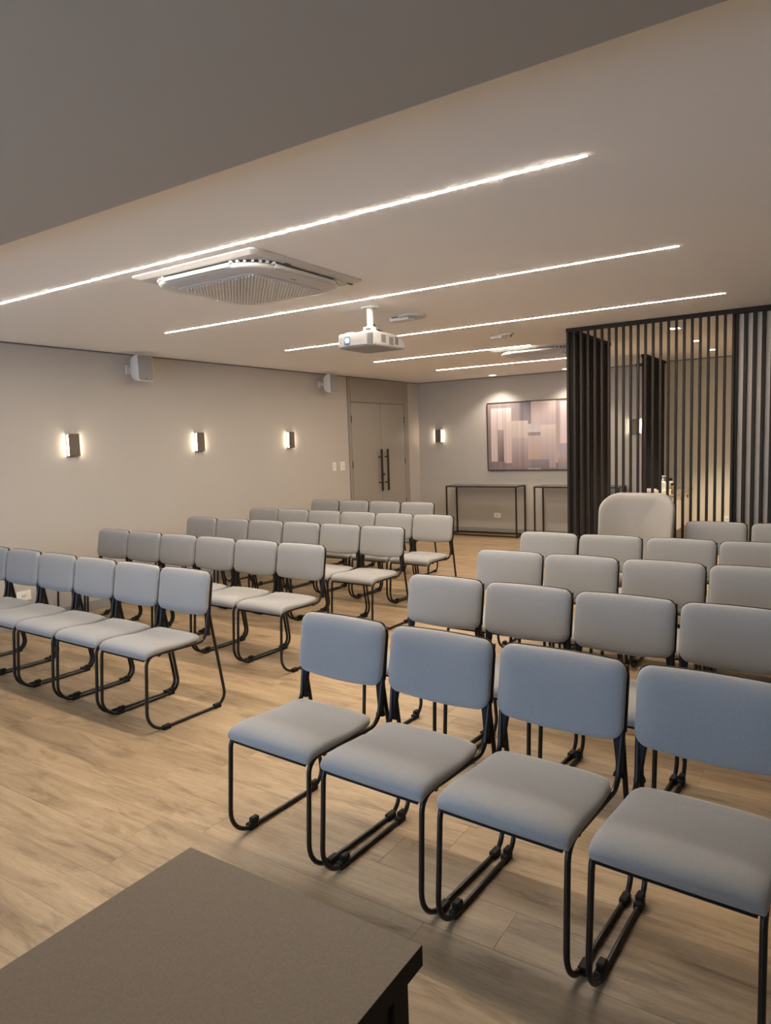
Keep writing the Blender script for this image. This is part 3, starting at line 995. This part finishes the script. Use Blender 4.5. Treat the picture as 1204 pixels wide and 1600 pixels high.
def chair_meshes():
    """local frame: x across, y towards the back, origin on the floor at the front foot line, centred"""
    ms = []
    # side loops, left and right
    for s in (-1, 1):
        bm = bmesh.new()
        xs, xf = s * 0.2020, s * 0.2125
        path = fillet([(s * 0.2110, 0.472, 0.790), (s * 0.2110, 0.435, 0.590), (s * 0.2050, 0.402, 0.413), (xs, 0.008, 0.424), (s * 0.2050, -0.020, TR + 0.004), (xf, 0.528, TR), (s * 0.2080, 0.440, 0.560), (s * 0.2100, 0.452, 0.70)],
                      [0, 0.25, 0.06, 0.055, 0.105, 0.070, 0.10, 0], 8)
        add_tube(bm, path, TR, 10)
        ms.append(('sled_frame', mesh_of(bm, 'sled_frame', M_BLACK), None))
    # back hoop over the top of the backrest
    bm = bmesh.new()
    path = fillet([(-0.2155, 0.438, 0.585), (-0.2155, 0.472, 0.7965), (0.2155, 0.472, 0.7965), (0.2155, 0.438, 0.585)], 0.045, 8)
    add_tube(bm, path, 0.0075, 10)
    ms.append(('back_hoop', mesh_of(bm, 'back_hoop', M_BLACK), None))
    # cross bars under the seat
    bm = bmesh.new()
    add_tube(bm, [(-0.205, 0.09, 0.413), (0.205, 0.09, 0.413)], 0.009, 8)
    add_tube(bm, [(-0.205, 0.33, 0.408), (0.205, 0.33, 0.408)], 0.009, 8)
    ms.append(('cross_bar', mesh_of(bm, 'cross_bar', M_BLACK), None))
    # seat pad
    prof_t = [(-0.004, 0.408), (-0.014, 0.420), (-0.017, 0.434), (-0.008, 0.450), (0.012, 0.4615), (0.045, 0.468), (0.09, 0.469), (0.14, 0.465), (0.19, 0.459), (0.24, 0.455), (0.28, 0.456), (0.32, 0.460), (0.352, 0.462), (0.374, 0.458), (0.388, 0.448), (0.392, 0.438)]
    nP = len(prof_t)
    prof_b = [(0.004, 0.407), (0.006, 0.413), (0.010, 0.418), (0.018, 0.422), (0.032, 0.425), (0.055, 0.427), (0.09, 0.428), (0.14, 0.428), (0.19, 0.427), (0.24, 0.427), (0.28, 0.427), (0.32, 0.427), (0.35, 0.428), (0.37, 0.430), (0.384, 0.433), (0.390, 0.436)]
    wid = [0.207, 0.209, 0.211, 0.212, 0.2125, 0.2125, 0.2125, 0.2125, 0.2120, 0.211, 0.2095, 0.207, 0.202, 0.192, 0.176, 0.158]
    NU = 20
    bm = bmesh.new()
    grid = []
    for i in range(nP):
        ty, tz = prof_t[i]
        by, bz = prof_b[i]
        row = []
        for k in range(NU + 1):
            a = PI * k / NU
            u = -math.cos(a)
            q = math.sin(a) ** 0.42 if 0 < k < NU else 0.0
            # slight dish across
            dz = 0.004 * (abs(u) ** 2) * (1 if 3 < i < 14 else 0)
            row.append(bm.verts.new((u * wid[i], by + (ty - by) * q, bz + (tz - bz) * q + dz * q)))
        for k in range(NU - 1, 0, -1):
            a = PI * k / NU
            row.append(bm.verts.new((-math.cos(a) * wid[i] * 0.985, by, bz - 0.004)))
        grid.append(row)
    L_ = len(grid[0])
    for A, Bq in zip(grid, grid[1:]):
        for k in range(L_):
            f = bm.faces.new((A[k], A[(k + 1) % L_], Bq[(k + 1) % L_], Bq[k]))
            f.smooth = True
    f = bm.faces.new(list(reversed(grid[0]))); f.smooth = True
    f = bm.faces.new(grid[-1]); f.smooth = True
    ms.append(('seat', mesh_of(bm, 'seat', M_FAB), None))
    # black seat shell under the pad
    bm = bmesh.new()
    lp = []
    for (y, z), wd in zip([(0.0, 0.401), (0.012, 0.412), (0.04, 0.419), (0.10, 0.421), (0.20, 0.420), (0.30, 0.420), (0.36, 0.421)], [0.190, 0.190, 0.190, 0.190, 0.190, 0.188, 0.165]):
        lp.append([(-wd, y, z), (wd, y, z), (wd, y + 0.001, z - 0.005), (-wd, y + 0.001, z - 0.005)])
    loft(bm, lp, smooth=False)
    ms.append(('seat_shell', mesh_of(bm, 'seat_shell', M_PLAST), None))
    # backrest pad (outline in x-z, tilted plane)
    zc, hh, hw = 0.6845, 0.118, 0.2185
    ta = math.atan2(0.040, 0.234)

    def outline(sx, sz, bulge):
        pts = []
        base = rrect(hw * sx, hh * sz, 0.040 * min(sx, sz), 6)
        out = []
        n_ = len(base)
        for k in range(n_):
            a, b = base[k], base[(k + 1) % n_]
            out.append(a)
            if k % 7 == 6:
                m_ = 8 if (k // 7) % 2 == 0 else 4
                for q in range(1, m_):
                    out.append((a[0] + (b[0] - a[0]) * q / m_, a[1] + (b[1] - a[1]) * q / m_))
        for x, z in out:
            t_ = max(0.0, 1 - (x / (hw)) ** 2)
            if z < 0:
                z -= bulge * t_ * (-z / hh)
            else:
                z += 0.004 * t_ * (z / hh)
            pts.append((x, z))
        return pts

    def place(x, z, d):
        """d = distance in front of the back plane (towards -y); slightly concave across"""
        cv = 0.010 * (1 - (x / hw) ** 2)
        y = 0.4475 + (z) * math.tan(ta) - d + cv
        return (x, y, zc + z)
    bm = bmesh.new()
    lp = []
    for sc_, d in ((0.965, 0.0), (0.995, 0.004), (1.0, 0.012), (0.99, 0.021), (0.96, 0.028), (0.90, 0.034), (0.78, 0.0385), (0.58, 0.041), (0.30, 0.042), (0.06, 0.0425)):
        lp.append([place(x, z, d) for x, z in outline(sc_, sc_ if sc_ > 0.9 else sc_ - 0.03, 0.017)])
    loft(bm, lp)
    ms.append(('backrest', mesh_of(bm, 'backrest', M_FAB), None))
    bm = bmesh.new()
    lp = []
    for sc_, d in ((0.90, -0.011), (0.99, -0.009), (1.012, -0.003), (1.012, 0.003)):
        lp.append([place(x, z, d) for x, z in outline(sc_, sc_, 0.017)])
    loft(bm, lp)
    ms.append(('back_shell', mesh_of(bm, 'back_shell', M_PLAST), None))
    # tapered sleeves between backrest and seat
    for s in (-1, 1):
        bm = bmesh.new()
        lp = []
        for z, wd, y, xo in ((0.600, 0.018, 0.440, 0.198), (0.565, 0.017, 0.435, 0.199), (0.520, 0.0135, 0.430, 0.202), (0.485, 0.0105, 0.427, 0.204), (0.462, 0.011, 0.425, 0.204), (0.450, 0.016, 0.424, 0.203), (0.442, 0.018, 0.424, 0.203)):
            lp.append([(s * xo + x, y + q, z) for x, q in rrect(wd, 0.011, 0.005, 2)])
        loft(bm, lp, smooth=False)
        ms.append(('back_bracket', mesh_of(bm, 'back_bracket', M_PLAST), None))
    # glides: four blocks under the runners, link knobs on the outer left
    for s in (-1, 1):
        for y in (0.098, 0.455):
            bm = bmesh.new()
            xf = s * 0.2125
            add_box(bm, (xf - 0.0130, y - 0.024, 0.0), (xf + 0.0130, y + 0.024, 0.026), 0.003)
            if s < 0:
                add_box(bm, (xf - 0.0125, y - 0.006, 0.020), (xf + 0.012, y + 0.032, 0.042), 0.004)
            ms.append(('glide', mesh_of(bm, 'glide', M_PLAST), None))
    return ms


CM = chair_meshes()
first = [None]
GL = 'grey chairs in the left block'
GR = 'grey chairs in the right block'


def add_chair(bx, by, rot, label, group):
    """bx, by: position of the middle of the backrest top"""
    c, s = math.cos(rot), math.sin(rot)
    ox, oy = bx - 0.462 * s, by - 0.462 * c
    if first[0] is None:
        t = thing('stacking_chair', label, 'chair', (ox, oy, 0), -rot, group)
        for nm, me, _ in CM:
            link(nm, me, t)
        first[0] = t
        return t
    return dup(first[0], (ox, oy, 0), -rot, label, group)


ORD = ['first', 'second', 'third', 'fourth', 'fifth', 'sixth']
ROWL = ['front', 'second', 'third', 'fourth', 'back']


def row_of(block, r, xs, ys, rots, from_aisle):
    n_ = len(xs)
    for i, x in enumerate(xs):
        k = (n_ - 1 - i) if block == 'left' else i
        group = GL if block == 'left' else GR
        if block == 'left':
            if k == 0 and r < 4:
                lab = 'grey padded chair at the aisle end of the left block, %s row' % ROWL[r]
            elif i == 0:
                lab = 'grey padded chair next to the left wall, %s row of the left block' % ROWL[r]
            else:
                lab = 'grey padded chair, %s from the left wall, %s row of the left block' % (ORD[i], ROWL[r])
        else:
            if k == 0 and r < 4:
                lab = 'grey padded chair at the aisle end of the right block, %s row' % ROWL[r]
            elif r == 4:
                lab = ['grey padded chair alone right of the big armchair, back row', 'grey padded chair at the right picture edge, back row'][i]
            else:
                lab = 'grey padded chair, %s from the aisle, %s row of the right block' % (ORD[k], ROWL[r])
        add_chair(x, ys[i] if isinstance(ys, (list, tuple)) else ys, rots, lab, group)


def lin_(x0, x1, n_):
    return [x0 + (x1 - x0) * i / (n_ - 1) for i in range(n_)]


row_of('right', 0, [-1.712, -1.242, -0.773, -0.304], lin_(2.262, 2.185, 4), 0.058, 0)
row_of('right', 1, [-1.728, -1.262, -0.802, -0.345], lin_(3.175, 3.095, 4), 0.045, 0)
row_of('right', 2, [-1.755, -1.297, -0.832, -0.375], lin_(4.075, 4.045, 4), 0.015, 0)
row_of('right', 3, [-1.832, -1.377, -0.905, -0.450], lin_(4.985, 4.950, 4), 0.015, 0)
row_of('right', 4, [-0.838, -0.370], 6.02 - 0.03, 0.0, 0)
row_of('left', 0, lin_(-5.53, -3.255, 6), lin_(2.85, 2.775, 6), 0.035, 0)
row_of('left', 1, lin_(-5.52, -3.262, 6), lin_(3.92, 3.845, 6), 0.030, 0)
row_of('left', 2, lin_(-5.53, -3.262, 6), lin_(4.97, 4.905, 6), 0.025, 0)
row_of('left', 3, lin_(-5.555, -3.290, 6), lin_(5.92, 5.83, 6), 0.020, 0)
row_of('left', 4, lin_(-5.555, -4.155, 4), lin_(7.05, 7.00, 4), 0.010, 0)

# ------------------------------------------------------------------ big upholstered armchair
t = thing('armchair', 'large grey upholstered armchair with rounded high back behind the chair rows', 'armchair', (-1.400, 5.52, 0), -0.02)
bm = bmesh.new()
lp = []
HW, HB = 0.298, 0.30
for sc_, d in ((0.80, -0.070), (0.90, -0.062), (0.97, -0.045), (1.0, -0.02), (1.0, 0.01), (0.975, 0.035), (0.92, 0.048), (0.82, 0.052), (0.62, 0.048), (0.35, 0.044), (0.08, 0.042)):
    ring = []
    for x, z in rrect(HW * sc_, HB * sc_, 0.145 * sc_, 8):
        wz = (z / HB + 1) / 2
        curve = 0.14 * (abs(x) / HW) ** 2.4
        xx = x * (1.0 - 0.05 * (1 - wz))
        ring.append((xx, 0.30 - d - curve + 0.10 * wz, 0.735 + z))
    lp.append(ring)
loft(bm, lp)
obj('backrest', bm, M_FAB2, t)
bm = bmesh.new()
lp = []
for z, s_ in ((0.36, 0.93), (0.375, 0.99), (0.41, 1.0), (0.45, 0.98), (0.47, 0.90), (0.478, 0.6), (0.480, 0.1)):
    lp.append([(x, -0.02 + y, z) for x, y in rrect(0.275 * s_, 0.27 * s_, 0.09 * s_, 6)])
loft(bm, lp)
obj('seat', bm, M_FAB2, t)
for s in (-1, 1):
    bm = bmesh.new()
    path = fillet([(s * 0.262, 0.20, 0.62), (s * 0.290, -0.10, 0.62), (s * 0.285, -0.17, 0.42), (s * 0.24, -0.05, 0.37)], 0.06, 6)
    add_tube(bm, path, 0.026, 12)
    obj('armrest', bm, M_FAB2, t)
obj('seat_plate', add_box(bmesh.new(), (-0.13, -0.13, 0.335), (0.13, 0.13, 0.365), 0.006), M_PLAST, t)
obj('gas_column', add_lathe(bmesh.new(), [(0.032, 0.075), (0.032, 0.22), (0.020, 0.225), (0.020, 0.34)], seg=18), M_BLACK, t)
for k in range(5):
    a = k * 2 * PI / 5 + 0.3
    ca, sa = math.cos(a), math.sin(a)
    leg = obj('base_arm', add_tube(bmesh.new(), [(0.02 * ca, 0.02 * sa, 0.10), (0.15 * ca, 0.15 * sa, 0.092), (0.285 * ca, 0.285 * sa, 0.070)], [0.026, 0.020, 0.014], 10), M_PLAST, t)
    bm = bmesh.new()
    px, py = 0.285 * ca, 0.285 * sa
    for q in (-0.016, 0.016):
        add_tube(bm, [(px - sa * (q - 0.007), py + ca * (q - 0.007), 0.027), (px - sa * (q + 0.007), py + ca * (q + 0.007), 0.027)], 0.027, 14)
    add_tube(bm, [(px, py, 0.027), (px, py, 0.075)], 0.007, 8)
    obj('caster', bm, M_PLAST, leg)

# ------------------------------------------------------------------ table in the foreground
TX0, TX1, TY1, TY0, TZ = -1.052, -0.528, 0.865, -0.35, 0.740
t = thing('side_table', 'dark taupe laminate table in the foreground with thick black edge', 'table', ((TX0 + TX1) / 2, (TY0 + TY1) / 2, 0))
hx, hy = (TX1 - TX0) / 2, (TY1 - TY0) / 2
bm = bmesh.new()
add_box(bm, (-hx, -hy, TZ - 0.0345), (hx, hy, TZ - 0.0008), 0.0)
obj('edge_band', bm, M_TSIDE, t)
obj('table_top', add_box(bmesh.new(), (-hx + 0.0004, -hy + 0.0004, TZ - 0.0008), (hx - 0.0004, hy - 0.0004, TZ)), M_TABLE, t)
for a in (-1, 1):
    for b in (-1, 1):
        cx2 = a * (hx - 0.021)
        cy2 = (hy - 0.062) if b > 0 else -(hy - 0.062)
        box('leg', (cx2 - 0.02, cy2 - 0.02, 0), (cx2 + 0.02, cy2 + 0.02, TZ - 0.0345), M_TSIDE, t, 0.0015)
for a in (-1, 1):
    box('side_rail', (a * (hx - 0.021) - 0.012, -hy + 0.082, TZ - 0.075), (a * (hx - 0.021) + 0.012, hy - 0.082, TZ - 0.0345), M_TSIDE, t, 0.001)
    box('end_rail', (-hx + 0.041, a * (hy - 0.062) - 0.012, TZ - 0.075), (hx - 0.041, a * (hy - 0.062) + 0.012, TZ - 0.0345), M_TSIDE, t, 0.001)
